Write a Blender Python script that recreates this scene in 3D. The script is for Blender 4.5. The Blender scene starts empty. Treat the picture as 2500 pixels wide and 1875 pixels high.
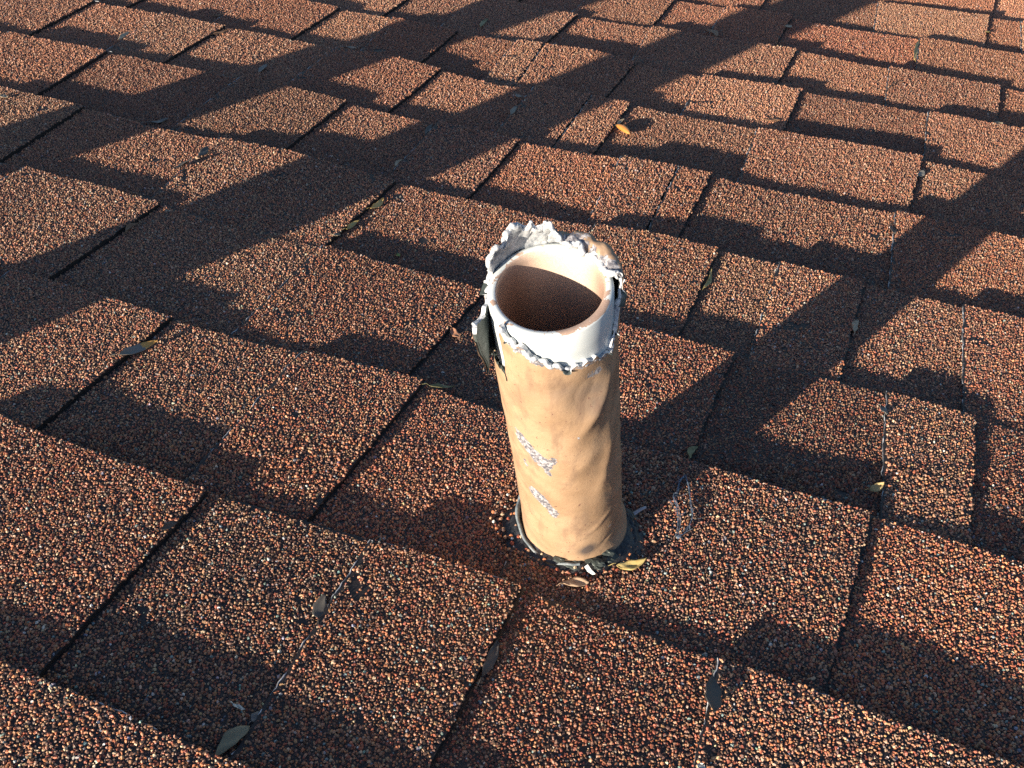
import bpy, math, random
import numpy as np
from mathutils import Matrix, Vector

# ------------------------------------------------------------------ scale, roof frame
E = 0.127                       # shingle exposure (one course) in metres; roof coords: x across, y down the slope, z off the roof
PITCH = math.radians(18.0)      # roof falls away from the camera
M = Matrix.Rotation(-PITCH, 4, 'X')
scene = bpy.context.scene
COL = scene.collection

# ------------------------------------------------------------------ camera
CAM_POS = np.array([0.218546, -0.040227, 0.368334])
CAM_R = np.array([[0.92742537, 0.37155417, 0.04277485],
                  [0.25903331, -0.55561009, -0.79006276],
                  [-0.26978498, 0.74380436, -0.6115318]])   # rows: image right, image down, forward (roof coords)
F_PX, W_PX, H_PX = 2349.84, 2500.0, 1875.0
cam_data = bpy.data.cameras.new('camera')
cam = bpy.data.objects.new('camera', cam_data)
COL.objects.link(cam)
r_, d_, f_ = CAM_R
rot = Matrix(((r_[0], -d_[0], -f_[0]), (r_[1], -d_[1], -f_[1]), (r_[2], -d_[2], -f_[2]))).to_4x4()
cam.matrix_world = M @ Matrix.Translation(Vector(CAM_POS)) @ rot
cam_data.sensor_fit = 'HORIZONTAL'
cam_data.sensor_width = 36.0
cam_data.lens = 36.0 * F_PX / W_PX
cam_data.clip_start = 0.01
cam_data.clip_end = 500.0
scene.camera = cam

# ------------------------------------------------------------------ sun and sky
SUN_EL = math.radians(5.8)      # height of the sun above the ROOF plane
SUN_AZ = np.array([0.367, 0.930])
SUN_AZ = SUN_AZ / np.linalg.norm(SUN_AZ)
sd = Vector((SUN_AZ[0] * math.cos(SUN_EL), SUN_AZ[1] * math.cos(SUN_EL), -math.sin(SUN_EL)))   # travel direction on the roof
sdw = (M.to_3x3() @ sd).normalized()
sun_data = bpy.data.lights.new('sun', 'SUN')
sun_data.energy = 5.0
sun_data.angle = math.radians(0.53)
sun_data.color = (1.0, 0.86, 0.68)
sun = bpy.data.objects.new('sun', sun_data)
COL.objects.link(sun)
sun.rotation_mode = 'QUATERNION'
sun.rotation_quaternion = sdw.to_track_quat('-Z', 'Y')
sun.location = (-3, -3, 3)
to_sun = -sdw
world = bpy.data.worlds.new('World')
scene.world = world
world.use_nodes = True
wn = world.node_tree.nodes
bg = wn['Background']
sky = wn.new('ShaderNodeTexSky')
sky.sky_type = 'NISHITA'
sky.sun_disc = False
sky.ozone_density = 3.0
sky.sun_elevation = math.asin(to_sun.z)
sky.sun_rotation = math.atan2(to_sun.x, to_sun.y)
world.node_tree.links.new(sky.outputs[0], bg.inputs[0])
bg.inputs[1].default_value = 0.055

scene.view_settings.view_transform = 'Standard'
scene.view_settings.look = 'None'
scene.view_settings.gamma = 1.0
scene.view_settings.use_curve_mapping = False
scene.view_settings.exposure = 1.4
scene.render.engine = 'CYCLES'
scene.cycles.use_denoising = False
scene.cycles.max_bounces = 8
scene.cycles.diffuse_bounces = 6

rng = np.random.default_rng(11)

# ------------------------------------------------------------------ materials
def new_mat(name):
    m = bpy.data.materials.new(name)
    m.use_nodes = True
    nt = m.node_tree
    return m, nt, nt.nodes['Principled BSDF']

def ramp(nt, fac, stops, interp='LINEAR'):
    n = nt.nodes.new('ShaderNodeValToRGB')
    n.color_ramp.interpolation = interp
    els = n.color_ramp.elements
    while len(els) < len(stops):
        els.new(0.5)
    for el, (p, c) in zip(els, stops):
        el.position = p
        el.color = (*c, 1)
    nt.links.new(fac, n.inputs[0])
    return n.outputs[0]

def noise(nt, scale, detail=4, rough=0.55, vec=None, dim='3D'):
    n = nt.nodes.new('ShaderNodeTexNoise')
    n.inputs['Scale'].default_value = scale
    n.inputs['Detail'].default_value = detail
    n.inputs['Roughness'].default_value = rough
    if vec is None:
        tc = nt.nodes.new('ShaderNodeTexCoord')
        vec = tc.outputs['Object']
    nt.links.new(vec, n.inputs['Vector'])
    return n.outputs['Fac']

def mix(nt, fac, a, b):
    n = nt.nodes.new('ShaderNodeMix')
    n.data_type = 'RGBA'
    if isinstance(fac, float):
        n.inputs[0].default_value = fac
    else:
        nt.links.new(fac, n.inputs[0])
    for sock, v in ((n.inputs[6], a), (n.inputs[7], b)):
        if isinstance(v, tuple):
            sock.default_value = (*v, 1)
        else:
            nt.links.new(v, sock)
    return n.outputs[2]

def math_n(nt, op, a, b, clamp=False):
    n = nt.nodes.new('ShaderNodeMath')
    n.operation = op
    n.use_clamp = clamp
    for sock, v in ((n.inputs[0], a), (n.inputs[1], b)):
        if isinstance(v, (int, float)):
            sock.default_value = v
        else:
            nt.links.new(v, sock)
    return n.outputs[0]

def bump(nt, bsdf, h, strength, dist):
    n = nt.nodes.new('ShaderNodeBump')
    n.inputs['Strength'].default_value = strength
    n.inputs['Distance'].default_value = dist
    nt.links.new(h, n.inputs['Height'])
    nt.links.new(n.outputs[0], bsdf.inputs['Normal'])

def attr(nt, name):
    n = nt.nodes.new('ShaderNodeAttribute')
    n.attribute_name = name
    return n

# mineral granules: the colour of each grain is stored on the grain
m_gran, nt, b = new_mat('mineral_granules')
a = attr(nt, 'grain')
nt.links.new(a.outputs['Color'], b.inputs['Base Color'])
b.inputs['Roughness'].default_value = 0.55
b.inputs['Specular IOR Level'].default_value = 0.45
# asphalt between the grains and on cut edges
m_asph, nt, b = new_mat('asphalt')
nt.links.new(ramp(nt, noise(nt, 900), [(0.35, (0.010, 0.009, 0.010)), (0.7, (0.035, 0.026, 0.024))]), b.inputs['Base Color'])
b.inputs['Roughness'].default_value = 0.6
bump(nt, b, noise(nt, 1200), 0.6, 0.0006)
# cut edge of the glass mat: black bitumen with pale fibres
m_edge, nt, b = new_mat('cut_mat_edge')
nt.links.new(ramp(nt, noise(nt, 260, 6, 0.7), [(0.46, (0.018, 0.018, 0.022)), (0.60, (0.16, 0.17, 0.20)), (0.72, (0.52, 0.54, 0.58))]), b.inputs['Base Color'])
b.inputs['Roughness'].default_value = 0.7
# granulated surface seen far outside the frame
m_surf, nt, b = new_mat('granule_surface')
v = nt.nodes.new('ShaderNodeTexVoronoi')
v.inputs['Scale'].default_value = 560
tc = nt.nodes.new('ShaderNodeTexCoord')
nt.links.new(tc.outputs['Object'], v.inputs['Vector'])
sep = nt.nodes.new('ShaderNodeSeparateColor')
nt.links.new(v.outputs['Color'], sep.inputs[0])
nt.links.new(ramp(nt, sep.outputs[0], [(0.0, (0.05, 0.03, 0.026)), (0.25, (0.16, 0.06, 0.042)), (0.5, (0.29, 0.125, 0.07)), (0.75, (0.33, 0.2, 0.125)), (0.97, (0.42, 0.33, 0.24)), (1.0, (0.16, 0.27, 0.26))], 'CONSTANT'), b.inputs['Base Color'])
b.inputs['Roughness'].default_value = 0.8
inv = math_n(nt, 'SUBTRACT', 1.0, v.outputs['Distance'])
bump(nt, b, inv, 1.0, 0.0012)

# ------------------------------------------------------------------ mesh helpers
def link_mesh(name, verts, faces, mats, parent=None, mat_idx=None, smooth=False, attrs=None):
    """one mesh object; faces is an int array (n,3|4) or a list of index lists"""
    me = bpy.data.meshes.new(name)
    verts = np.asarray(verts, dtype=np.float32)
    if isinstance(faces, np.ndarray):
        n, k = faces.shape
        me.vertices.add(len(verts))
        me.vertices.foreach_set('co', verts.ravel())
        me.loops.add(n * k)
        me.loops.foreach_set('vertex_index', faces.astype(np.int32).ravel())
        me.polygons.add(n)
        me.polygons.foreach_set('loop_start', np.arange(0, n * k, k, dtype=np.int32))
    else:
        me.from_pydata(verts.tolist(), [], faces)
        n = len(faces)
    for m in mats:
        me.materials.append(m)
    if mat_idx is not None:
        me.polygons.foreach_set('material_index', np.asarray(mat_idx, dtype=np.int32))
    me.polygons.foreach_set('use_smooth', np.full(n, smooth, dtype=bool) if isinstance(smooth, bool) else smooth)
    for nm, arr in (attrs or {}).items():
        if arr.ndim == 2:
            at = me.attributes.new(nm, 'FLOAT_COLOR', 'POINT')
            at.data.foreach_set('color', np.concatenate([arr, np.ones((len(arr), 1))], 1).astype(np.float32).ravel())
        else:
            at = me.attributes.new(nm, 'FLOAT', 'POINT')
            at.data.foreach_set('value', arr.astype(np.float32))
    me.update(calc_edges=True)
    me.validate()
    o = bpy.data.objects.new(name, me)
    COL.objects.link(o)
    if parent is not None:
        o.parent = parent
    return o

def thing(name, label, cat, loc, group=None):
    o = bpy.data.objects.new(name, None)
    o.empty_display_size = 0.02
    COL.objects.link(o)
    o.matrix_world = M @ Matrix.Translation(Vector(loc))
    o['label'] = label
    o['category'] = cat
    if group:
        o['group'] = group
    return o

def project(P):
    """roof coords (n,3) -> photo pixels and depth"""
    q = (np.asarray(P) - CAM_POS) @ CAM_R.T
    return F_PX * q[:, 0] / q[:, 2] + W_PX / 2, F_PX * q[:, 1] / q[:, 2] + H_PX / 2, q[:, 2]

def wave(seed, freqs=((1.3, 1.0), (2.9, 0.6), (6.1, 0.35), (13.0, 0.2))):
    r = np.random.default_rng(seed)
    prm = [(f * r.uniform(0.85, 1.15), a, r.uniform(0, 6.28)) for f, a in freqs]
    tot = sum(a for _, a in freqs)
    return lambda x: sum(a * np.sin(f * x + p) for f, a, p in prm) / tot

# ------------------------------------------------------------------ the roof: courses of laminated shingles
# every course k spans y in [k-1, k] (in courses); its butt edge is at y = k, measured at several points across
T_LAY = 0.0029                  # one layer
D_STEP = 2 * T_LAY              # a course rises this much towards its butt
BUTT = {
    1: [(-0.6, -.01), (0.29, -.02)],
    2: [(-1.59, 0), (-1.25, -.02), (-.5, -.015), (.62, .042), (.96, .049), (1.73, .019), (2.77, -.006)],
    3: [(-2.28, .014), (-1.46, -.011), (-.88, .004), (-.05, .062), (.2, .04), (1.48, .029), (2.17, .035), (2.79, .016)],
    4: [(-3.45, .061), (-2.3, .018), (-1.54, -.029), (-1.1, .014), (-.07, -.017), (1.4, -.036), (2.18, -.026), (2.81, -.042)],
    5: [(-3.95, .012), (-3.12, -.031), (-2.04, -.007), (-1.12, -.046), (-.04, -.06), (.61, .002), (1.1, -.016), (1.88, .009), (2.84, -.024)],
    6: [(-4.31, -.004), (-3.52, .032), (-2.09, .007), (-1.6, -.031), (-.62, -.065), (-.34, -.057), (.56, .004), (2.06, .015), (2.72, -.011)],
    7: [(-5.4, .042), (-4.67, .058), (-3.93, .026), (-3.14, .06), (-2.21, .041), (-1.73, -.011), (-1.15, -.081), (-.7, .017), (.96, .013), (2.16, .033), (2.23, -.014), (2.7, -.046)],
    8: [(-3.31, .048), (-2.72, .023), (-2.01, -.033), (-1.44, -.037), (-.72, .039), (-.29, -.029), (.14, -.056), (1.14, .007), (2.15, -.028), (2.9, -.006)],
    9: [(-1.22, .018), (.52, .005), (.93, .016), (1.81, -.031), (2.74, -.025)],
    10: [(.77, .06), (.92, -.009), (1.95, .028), (2.95, .021)],
    11: [(1.44, .09), (2.63, .12)], 12: [(0, .1)], 13: [(0, .1)], 14: [(0, .1)],
}
# tabs of each course: (left near, left far, right near, right far), in courses across; None = carries on out of the frame
TABS = {
    1: [(-2.3, -2.3, -1.45, -1.45), (-.95, -.95, 1.25, 1.25), (2.0, 2.0, 3.4, 3.4)],
    2: [(-1.75, -1.75, -.47, -.46), (.33, .30, .94, .95), (1.77, 1.73, 3.2, 3.2)],
    3: [(-2.5, -2.5, -1.43, -1.41), (-.61, -.63, -.01, .03), (.84, .81, 2.11, 2.18), (3.05, 3.0, 3.9, 3.9)],
    4: [(-3.4, -3.4, -2.30, -2.28), (-1.07, -1.10, -.09, -.03), (.62, .60, 1.37, 1.40), (2.23, 2.17, 2.59, 2.60), (3.2, 3.2, 4.0, 4.0)],
    5: [(-4.6, -4.6, -3.66, -3.73), (-2.40, -2.52, -1.11, -1.10), (.32, .30, 1.08, 1.09), (1.47, 1.46, 1.94, 1.96), (2.55, 2.51, 3.5, 3.5)],
    6: [(-5.4, -5.4, -4.29, -4.35), (-2.98, -3.05, -2.06, -2.07), (-1.22, -1.26, -.60, -.59), (.23, .17, .604, .574), (.616, .586, .81, .82), (2.11, 2.06, 3.2, 3.2)],
    7: [(-6.1, -6.1, -5.32, -5.38), (-4.47, -4.61, -3.88, -3.90), (-2.72, -2.75, -1.75, -1.72), (-.84, -.87, -.376, -.396), (-.364, -.384, -.06, -.06), (1.0, .96, 2.14, 2.18), (3.0, 3.0, 3.8, 3.8)],
    8: [(-6.4, -6.4, -5.12, -5.13), (-4.16, -4.18, -3.28, -3.30), (-2.57, -2.71, -2.0, -2.01), (-1.35, -1.42, -1.076, -1.166), (-1.064, -1.154, -.31, -.29), (.34, .31, 1.14, 1.15), (2.20, 2.17, 3.3, 3.3)],
    9: [(-5.6, -5.6, -4.7, -4.7), (-3.9, -3.9, -2.9, -2.89), (-2.26, -2.28, -1.21, -1.19), (-.36, -.43, .92, .96), (1.84, 1.79, 2.71, 2.74), (3.4, 3.4, 4.2, 4.2)],
    10: [(-4.6, -4.6, -3.4, -3.4), (-2.8, -2.8, -1.9, -1.9), (-1.3, -1.3, -.47, -.46), (.10, .08, .74, .76), (2.03, 2.0, 3.3, 3.3)],
    11: [(-3.6, -3.6, -2.3, -2.3), (-1.5, -1.5, -.6, -.6), (-.1, -.1, .39, .40), (1.57, 1.52, 2.60, 2.63), (2.94, 2.94, 3.9, 3.9)],
    12: [(-2.8, -2.8, -1.8, -1.8), (-1.0, -1.0, .3, .3), (1.0, 1.0, 2.66, 2.70), (3.3, 3.3, 4.3, 4.3)],
    13: [(-2.0, -2.0, -1.0, -1.0), (-.1, -.1, 1.0, 1.0), (1.6, 1.6, 2.4, 2.4), (3.0, 3.0, 4.2, 4.2)],
}
FIRST, LAST = -2, 16
TINT = {}
_r = random.Random(5)
for k in range(FIRST, LAST + 1):
    if k not in TABS:
        x, lst = -5.2 + _r.random(), []
        while x < 4.0:
            w_ = _r.uniform(.6, 1.3)
            lst.append((x, x, x + w_, x + w_))
            x += w_ + _r.uniform(.6, 1.2)
        TABS[k] = lst
    # carry every course on to the sides, well past the frame
    lst = TABS[k]
    while lst[0][0] > -8.0:
        r1 = lst[0][0] - _r.uniform(.6, 1.1); l1 = r1 - _r.uniform(.6, 1.2)
        lst.insert(0, (l1, l1, r1, r1))
    while lst[-1][2] < 6.5:
        l1 = lst[-1][2] + _r.uniform(.6, 1.1); r1 = l1 + _r.uniform(.6, 1.2)
        lst.append((l1, l1, r1, r1))

butt_wave = {k: wave(100 + k, ((9, 1.0), (23, .7), (61, .5), (140, .35))) for k in range(FIRST - 1, LAST + 2)}
lift_wave = {k: wave(300 + k, ((1.7, 1.0), (4.3, .8), (9.0, .5))) for k in range(FIRST - 1, LAST + 2)}

def butt_y(k, u):
    """y (courses) of the butt edge of course k at u"""
    pts = BUTT.get(k, [(0, 0)])
    base = np.interp(u, [p[0] for p in pts], [p[1] for p in pts])
    return k + base + 0.006 * butt_wave[k](u)

LIFT = {1: -.0010, 2: -.0004, 3: -.0009, 4: -.0018, 5: .0010, 6: .0018, 7: .0012, 8: .0012, 9: .0006}      # courses that lie flatter than the rest
def surf_z(k, u, v, tab):
    """height (m) of course k's upper surface; the tab layer lies one layer above the shim"""
    s = v - (k - 1)
    z = -D_STEP + D_STEP * s + (LIFT.get(k, 0.0) + 0.0010 * lift_wave[k](u)) * np.clip(s, 0, 1.3) ** 2
    z = z + 0.0006 * np.sin(1.9 * u + 1.3 * v) + 0.0004 * np.sin(4.1 * u - 3.3 * v + 1)
    return z if tab else z - T_LAY

# ------------------------------------------------------------------ granules
PIPE_B = np.array([1.019, 2.46]) * E
PAL = np.array([[0.46, 0.175, 0.080], [0.41, 0.235, 0.135], [0.29, 0.080, 0.048], [0.095, 0.055, 0.045],
                [0.50, 0.37, 0.25], [0.17, 0.29, 0.28], [0.028, 0.024, 0.026], [0.30, 0.165, 0.105], [0.16, 0.20, 0.27], [0.62, 0.60, 0.56]])
BASE_W = np.array([0.19, 0.15, 0.19, 0.15, 0.045, 0.011, 0.06, 0.19, 0.006, 0.006])

gr_noise = [wave(900 + i, ((3.0, 1), (7.7, .8), (17.0, .6), (31., .5))) for i in range(4)]
def patch_noise(u, v):
    return (gr_noise[0](u + .6 * v) + gr_noise[1](v - .4 * u) + gr_noise[2](u * .8 - 1.1 * v) + gr_noise[3](v * .9 + u)) / 2

def in_view(P, pad=80):
    px, py, dz = project(P)
    return (dz > 0.05) & (px > -pad) & (px < W_PX + pad) & (py > -pad) & (py < H_PX + pad * 1.6), dz

N_TRI = [0]
def scatter(kind_seed, k, tab, u0, u1, left_fn, right_fn, inset_far):
    """jittered grains on one piece; returns verts, tri faces, colours (or None)"""
    r = np.random.default_rng(kind_seed)
    out_v, out_f, out_c = [], [], []
    off = 0
    w = BASE_W * np.exp(r.normal(0, 0.28, len(PAL)))
    red = r.normal(0, 1)
    w[[0, 2]] *= math.exp(.17 * red); w[[1, 4]] *= math.exp(-.17 * red)
    w = w / w.sum()
    bright = math.exp(r.normal(0, .11))
    # grain spacing follows what the photograph resolves: fine near, coarser far away
    mid = np.array([[(u0 + u1) / 2 * E, (k - .5) * E, 0]])
    corner = np.array([[uu * E, vv * E, 0] for uu in np.linspace(u0, u1, 9) for vv in (k - 1, k - .5, k)])
    vis, dz = in_view(corner, 500)
    if not vis.any():
        return None
    dmin = dz[vis].min()
    sp = 0.00140 if dmin < .50 else (0.00152 if dmin < .68 else (0.00165 if dmin < .9 else 0.00180))
    gx = np.arange(u0 * E - .002, u1 * E + .002, sp)
    gy = np.arange((k - 1.02) * E, (k + .14) * E, sp * .9)
    X, Y = np.meshgrid(gx, gy)
    X[1::2] += sp / 2
    X = X.ravel() + r.uniform(-.42, .42, X.size) * sp
    Y = Y.ravel() + r.uniform(-.42, .42, Y.size) * sp
    u, v = X / E, Y / E
    ok = (u > left_fn(v)) & (u < right_fn(v)) & (v < butt_y(k, u) - inset_far(u) / E)
    vis, dz = in_view(np.stack([X, Y, np.zeros_like(X)], 1))
    ok &= vis
    d2 = np.hypot(X - PIPE_B[0], Y - PIPE_B[1])
    ok &= d2 > 0.0285
    # grains that have come off in patches, mostly near the edges of a tab
    pn = patch_noise(u * 3.1 + kind_seed, v * 3.1)
    edge = np.minimum(u - left_fn(v), .4) if tab else np.full_like(u, .4)
    bare = (pn > .62 + .9 * np.clip(edge, 0, .3)) & (r.random(len(u)) < .85)
    ok &= ~bare & (r.random(len(u)) > .035)
    # hidden under the course above
    ok &= v > butt_y(k - 1, u) - .012
    X, Y, u, v, dz = X[ok], Y[ok], u[ok], v[ok], dz[ok]
    n = len(X)
    if n == 0:
        return None
    Z = surf_z(k, u, v, tab)
    size = sp * np.exp(r.normal(-.54, .26, n))            # radius
    size = np.clip(size, sp * .40, sp * .86)
    col = PAL[r.choice(len(PAL), n, p=w)] * np.exp(r.normal(0, .22, (n, 1))) * np.exp(r.normal(0, .06, (n, 3))) * bright
    mean_c = (PAL * w[:, None]).sum(0)
    keep_c = np.clip(.82 - .55 * (dz - .45) / .6, .34, .82)[:, None]      # far grains stand for several real ones: calmer colour
    col = np.clip(mean_c * bright * (1 - keep_c) + col * keep_c, .008, .62)
    rotz = r.uniform(0, 6.283, n)
    asp = r.uniform(.68, 1.0, n)
    hgt = size * r.uniform(.70, 1.45, n) * np.clip(.68 + .40 * (dz - .42) / .4, .68, 1.08)
    tx, ty = r.normal(0, .30, n), r.normal(0, .30, n)
    near = dz < .56
    for sel, nb, nt_ in ((near, 5, 3), (~near, 4, 1)):
        ii = np.nonzero(sel)[0]
        m = len(ii)
        if m == 0:
            continue
        ang = np.arange(nb) * 2 * math.pi / nb + rotz[ii, None] + r.uniform(-.3, .3, (m, nb))
        rad = size[ii, None] * r.uniform(.82, 1.12, (m, nb))
        bx, by = np.cos(ang) * rad, np.sin(ang) * rad * asp[ii, None]
        bz = np.full((m, nb), -.12) * size[ii, None] + r.uniform(0, .30, (m, nb)) * hgt[ii, None]
        if nt_ == 3:
            a2 = np.arange(3) * 2 * math.pi / 3 + rotz[ii, None] + .6 + r.uniform(-.4, .4, (m, 3))
            r2 = size[ii, None] * r.uniform(.38, .68, (m, 3))
            qx, qy = np.cos(a2) * r2, np.sin(a2) * r2 * asp[ii, None]
            qz = hgt[ii, None] * r.uniform(.78, 1.1, (m, 3))
        else:
            qx = size[ii, None] * r.uniform(-.3, .3, (m, 1)); qy = size[ii, None] * r.uniform(-.3, .3, (m, 1))
            qz = hgt[ii, None] * .92
        x = np.concatenate([bx, qx], 1); y = np.concatenate([by, qy], 1); z = np.concatenate([bz, qz], 1)
        c, s_ = np.cos(rotz[ii, None]), np.sin(rotz[ii, None])
        x, y = x * c - y * s_, x * s_ + y * c
        z = z + x * tx[ii, None] + y * ty[ii, None]
        V = np.stack([x + X[ii, None], y + Y[ii, None], z + Z[ii, None]], 2).reshape(-1, 3)
        nv = nb + nt_
        if nt_ == 3:
            tri = np.array([[0, 1, 5], [1, 6, 5], [1, 2, 6], [2, 3, 6], [3, 7, 6], [3, 4, 7], [4, 5, 7], [4, 0, 5], [5, 6, 7]])
        else:
            tri = np.array([[0, 1, 4], [1, 2, 4], [2, 3, 4], [3, 0, 4]])
        Fc = (tri[None] + (np.arange(m) * nv)[:, None, None]).reshape(-1, 3) + off
        out_v.append(V); out_f.append(Fc); out_c.append(np.repeat(col[ii], nv, 0))
        off += len(V)
    V = np.concatenate(out_v); F = np.concatenate(out_f); C_ = np.concatenate(out_c)
    N_TRI[0] += len(F)
    sm_ = np.concatenate([np.full(len(f_), len(f_) == 9 * int(near.sum()) and near.any(), bool) for f_ in out_f])
    return V, F, C_, sm_

# ------------------------------------------------------------------ build the roof
roof = link_mesh('roof', [(-8 * E, -4 * E, -.016), (7 * E, -4 * E, -.016), (7 * E, 17 * E, -.016), (-8 * E, 17 * E, -.016)], [[0, 1, 2, 3]], [m_asph])
roof.matrix_world = M
roof['kind'] = 'structure'
roof['label'] = 'red brown asphalt shingle roof falling away from the camera'

def slab(name, k, tab, lf, rf, u_lo, u_hi, out_fn, bottom):
    """a sheet of shingle: gridded top, walls down by `bottom`; lf/rf give its side edges"""
    nu = max(4, int((u_hi - u_lo) * E / .005)); nv = 14
    a_ = np.linspace(0, 1, nu + 1)[None, :]; t = np.linspace(0, 1, nv + 1)[:, None]
    v = (k - 1.08) + t * 1.08
    for _ in range(3):
        u = lf(v) * (1 - a_) + rf(v) * a_
        v = (k - 1.08) * (1 - t) + (butt_y(k, u) + out_fn(u) / E) * t
    z = surf_z(k, u, v, tab)
    top = np.stack([u * E, v * E, z], 2).reshape(-1, 3)
    bot = top - np.array([0, 0, bottom])
    idx = np.arange((nu + 1) * (nv + 1)).reshape(nv + 1, nu + 1)
    q = np.stack([idx[:-1, :-1], idx[:-1, 1:], idx[1:, 1:], idx[1:, :-1]], 2).reshape(-1, 4)
    n0 = len(top)
    def wall(line):
        line = np.asarray(line)
        return np.stack([line[:-1], line[:-1] + n0, line[1:] + n0, line[1:]], 1)
    walls = [wall(idx[-1, ::-1]), wall(idx[:, 0][::-1]), wall(idx[:, -1]), wall(idx[0, :])]
    F = np.concatenate([q, *walls])
    ctr = top[q].mean(1)
    vis, _ = in_view(ctr, 110)
    mi_top = np.where(vis, 0, 2)
    if not tab:                                   # the shim's lip past the tabs above it is bare mat
        fv = v.ravel()[q].mean(1); fu = u.ravel()[q].mean(1)
        mi_top = np.where(fv > butt_y(k, fu) - .0015 / E, 1, mi_top)
    mi = np.concatenate([mi_top, np.full(len(walls[0]), 0), np.full(len(walls[1]), 1), np.full(len(walls[2]), 0), np.full(len(walls[3]), 0)])
    o = link_mesh(name, np.concatenate([top, bot]), F, [m_asph, m_edge, m_surf], roof, mi)
    return o

def add_granules(o, seed, k, tab, u0, u1, lf, rf, inset):
    g = scatter(seed, k, tab, u0, u1, lf, rf, inset)
    if g is None:
        return
    go = link_mesh('granules', g[0], g[1], [m_gran], o, smooth=False, attrs={'grain': g[2]})
    go['kind'] = 'stuff'

def lin(a0, a1, k, wv=None, amp=0.0):
    if wv is None:
        return lambda v: a0 + (a1 - a0) * (v - (k - 1))
    return lambda v: a0 + (a1 - a0) * (v - (k - 1)) + amp * wv(v)

# pale glass fibres showing along cut edges
m_fray, nt, b = new_mat('glass_fibre')
nt.links.new(ramp(nt, noise(nt, 300, 5, .7), [(.38, (.06, .065, .075)), (.50, (.34, .36, .39)), (.62, (.66, .68, .70))]), b.inputs['Base Color'])
b.inputs['Roughness'].default_value = 0.6
def fray(o, P, seed_, base_r, cover):
    """thin broken ribbon of fibre along the polyline P"""
    r = np.random.default_rng(seed_)
    n = len(P)
    amp = np.convolve(r.normal(0, 1, n + 8), np.ones(5) / 5, 'same')[4:-4]
    thr = np.quantile(amp, 1 - cover)
    rad = base_r * np.clip((amp - thr) * 2.2 + .35, 0, 1.3) * (amp > thr)
    P = P + np.convolve(r.normal(0, 1, n + 4), np.ones(3) / 3, 'same')[2:-2, None] * np.array([.00010, .00010, .00008])
    tg = np.gradient(P, axis=0); tg /= np.linalg.norm(tg, axis=1, keepdims=True)
    sd_ = np.cross(tg, [0, 0, 1.0]); up_ = np.cross(sd_, tg)
    ang = np.arange(4) * math.pi / 2
    V = P[:, None] + rad[:, None, None] * (np.cos(ang)[None, :, None] * sd_[:, None] + np.sin(ang)[None, :, None] * up_[:, None])
    idx = np.arange(n * 4).reshape(n, 4); nx = np.roll(idx, -1, 1)
    F = np.stack([idx[:-1], nx[:-1], nx[1:], idx[1:]], 2)
    F = F[(amp[:-1] > thr) & (amp[1:] > thr)].reshape(-1, 4)
    if len(F):
        link_mesh('frayed_edge', V.reshape(-1, 3), F, [m_fray], o, smooth=True)

seed = 0
for k in range(FIRST, LAST + 1):
    tabs = TABS[k]
    shim_w = wave(700 + k, ((5, 1), (14, .8), (33, .6)))
    shim_out = lambda u, f=shim_w: 0.0002 + 0.0013 * np.clip(f(u) * 1.6, -1, 1)
    for i, (l0, l1, r0, r1) in enumerate(tabs):
        seed += 1
        lw = wave(2000 + seed, ((30, 1), (75, .7), (160, .5)))
        rw = wave(4000 + seed, ((30, 1), (75, .7), (160, .5)))
        lf = lin(l0, l1, k, lw, .006); rf = lin(r0, r1, k, rw, .008)
        o = slab('shingle_tab', k, True, lf, rf, l0, r0, lambda u: 0 * u, T_LAY * .98)
        add_granules(o, seed, k, True, min(l0, l1) - .02, max(r0, r1) + .02,
                     lambda v, f=lf: f(v) + .011, lambda v, f=rf: f(v) + .001, lambda u: 0 * u - .0002)
        cv = np.linspace(k - .98, float(butt_y(k, l1)) - .005, 90)
        cu = lf(cv)
        pe = np.stack([cu * E, cv * E, surf_z(k, cu, cv, True) - .0001], 1)
        if in_view(pe, 40)[0].any():
            fray(o, pe, 5000 + seed, .00032, .55)
        bu = np.linspace(l0 + .01, r0 - .01, max(20, int((r0 - l0) * 90)))
        bvv = butt_y(k, bu)
        pb = np.stack([bu * E, bvv * E + .0003, surf_z(k, bu, bvv, True) - .0004], 1)
        if in_view(pb, 40)[0].any():
            fray(o, pb, 6000 + seed, .00032, .25 + .2 * (seed % 3))
    # the shim shows in the cut-outs between the tabs
    for i in range(len(tabs) - 1):
        seed += 1
        tl, tr = tabs[i], tabs[i + 1]
        a0 = (tl[0] + tl[2]) / 2; b0 = (tr[0] + tr[2]) / 2
        if tr[0] - tl[2] < .05:                  # two shingles meet in a thin joint
            a0, b0 = tl[2] - .1, tr[0] + .04
        lf = lin(a0 + .002, a0 + .002, k); rf = lin(b0 - .002, b0 - .002, k)
        o = slab('shingle_shim', k, False, lf, rf, a0, b0, shim_out, T_LAY * .98)
        if tr[0] - tl[2] < .05:
            continue
        gl = lin(tl[2] + .010, tl[3] + .010, k); gr = lin(tr[0] + .02, tr[1] + .02, k)
        add_granules(o, seed, k, False, min(tl[2], tl[3]) - .03, max(tr[0], tr[1]) + .03, gl, gr, lambda u: 0 * u + .0003)
print('granule triangles', N_TRI[0])

# ------------------------------------------------------------------ the vent pipe
H_P = 0.1836
A_P = np.array([-.02836343, -.3050798, .95190432])          # pipe axis: upright in the world, so it leans up the slope
F_P = np.array([.41549355, -.86972241, -.26636072])         # towards the camera, square to the axis
R_P = np.array([.9091538, .3879552, .151427])               # to the right
BASE_P = np.array([1.019, 2.46, 0.0]) * E

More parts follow.
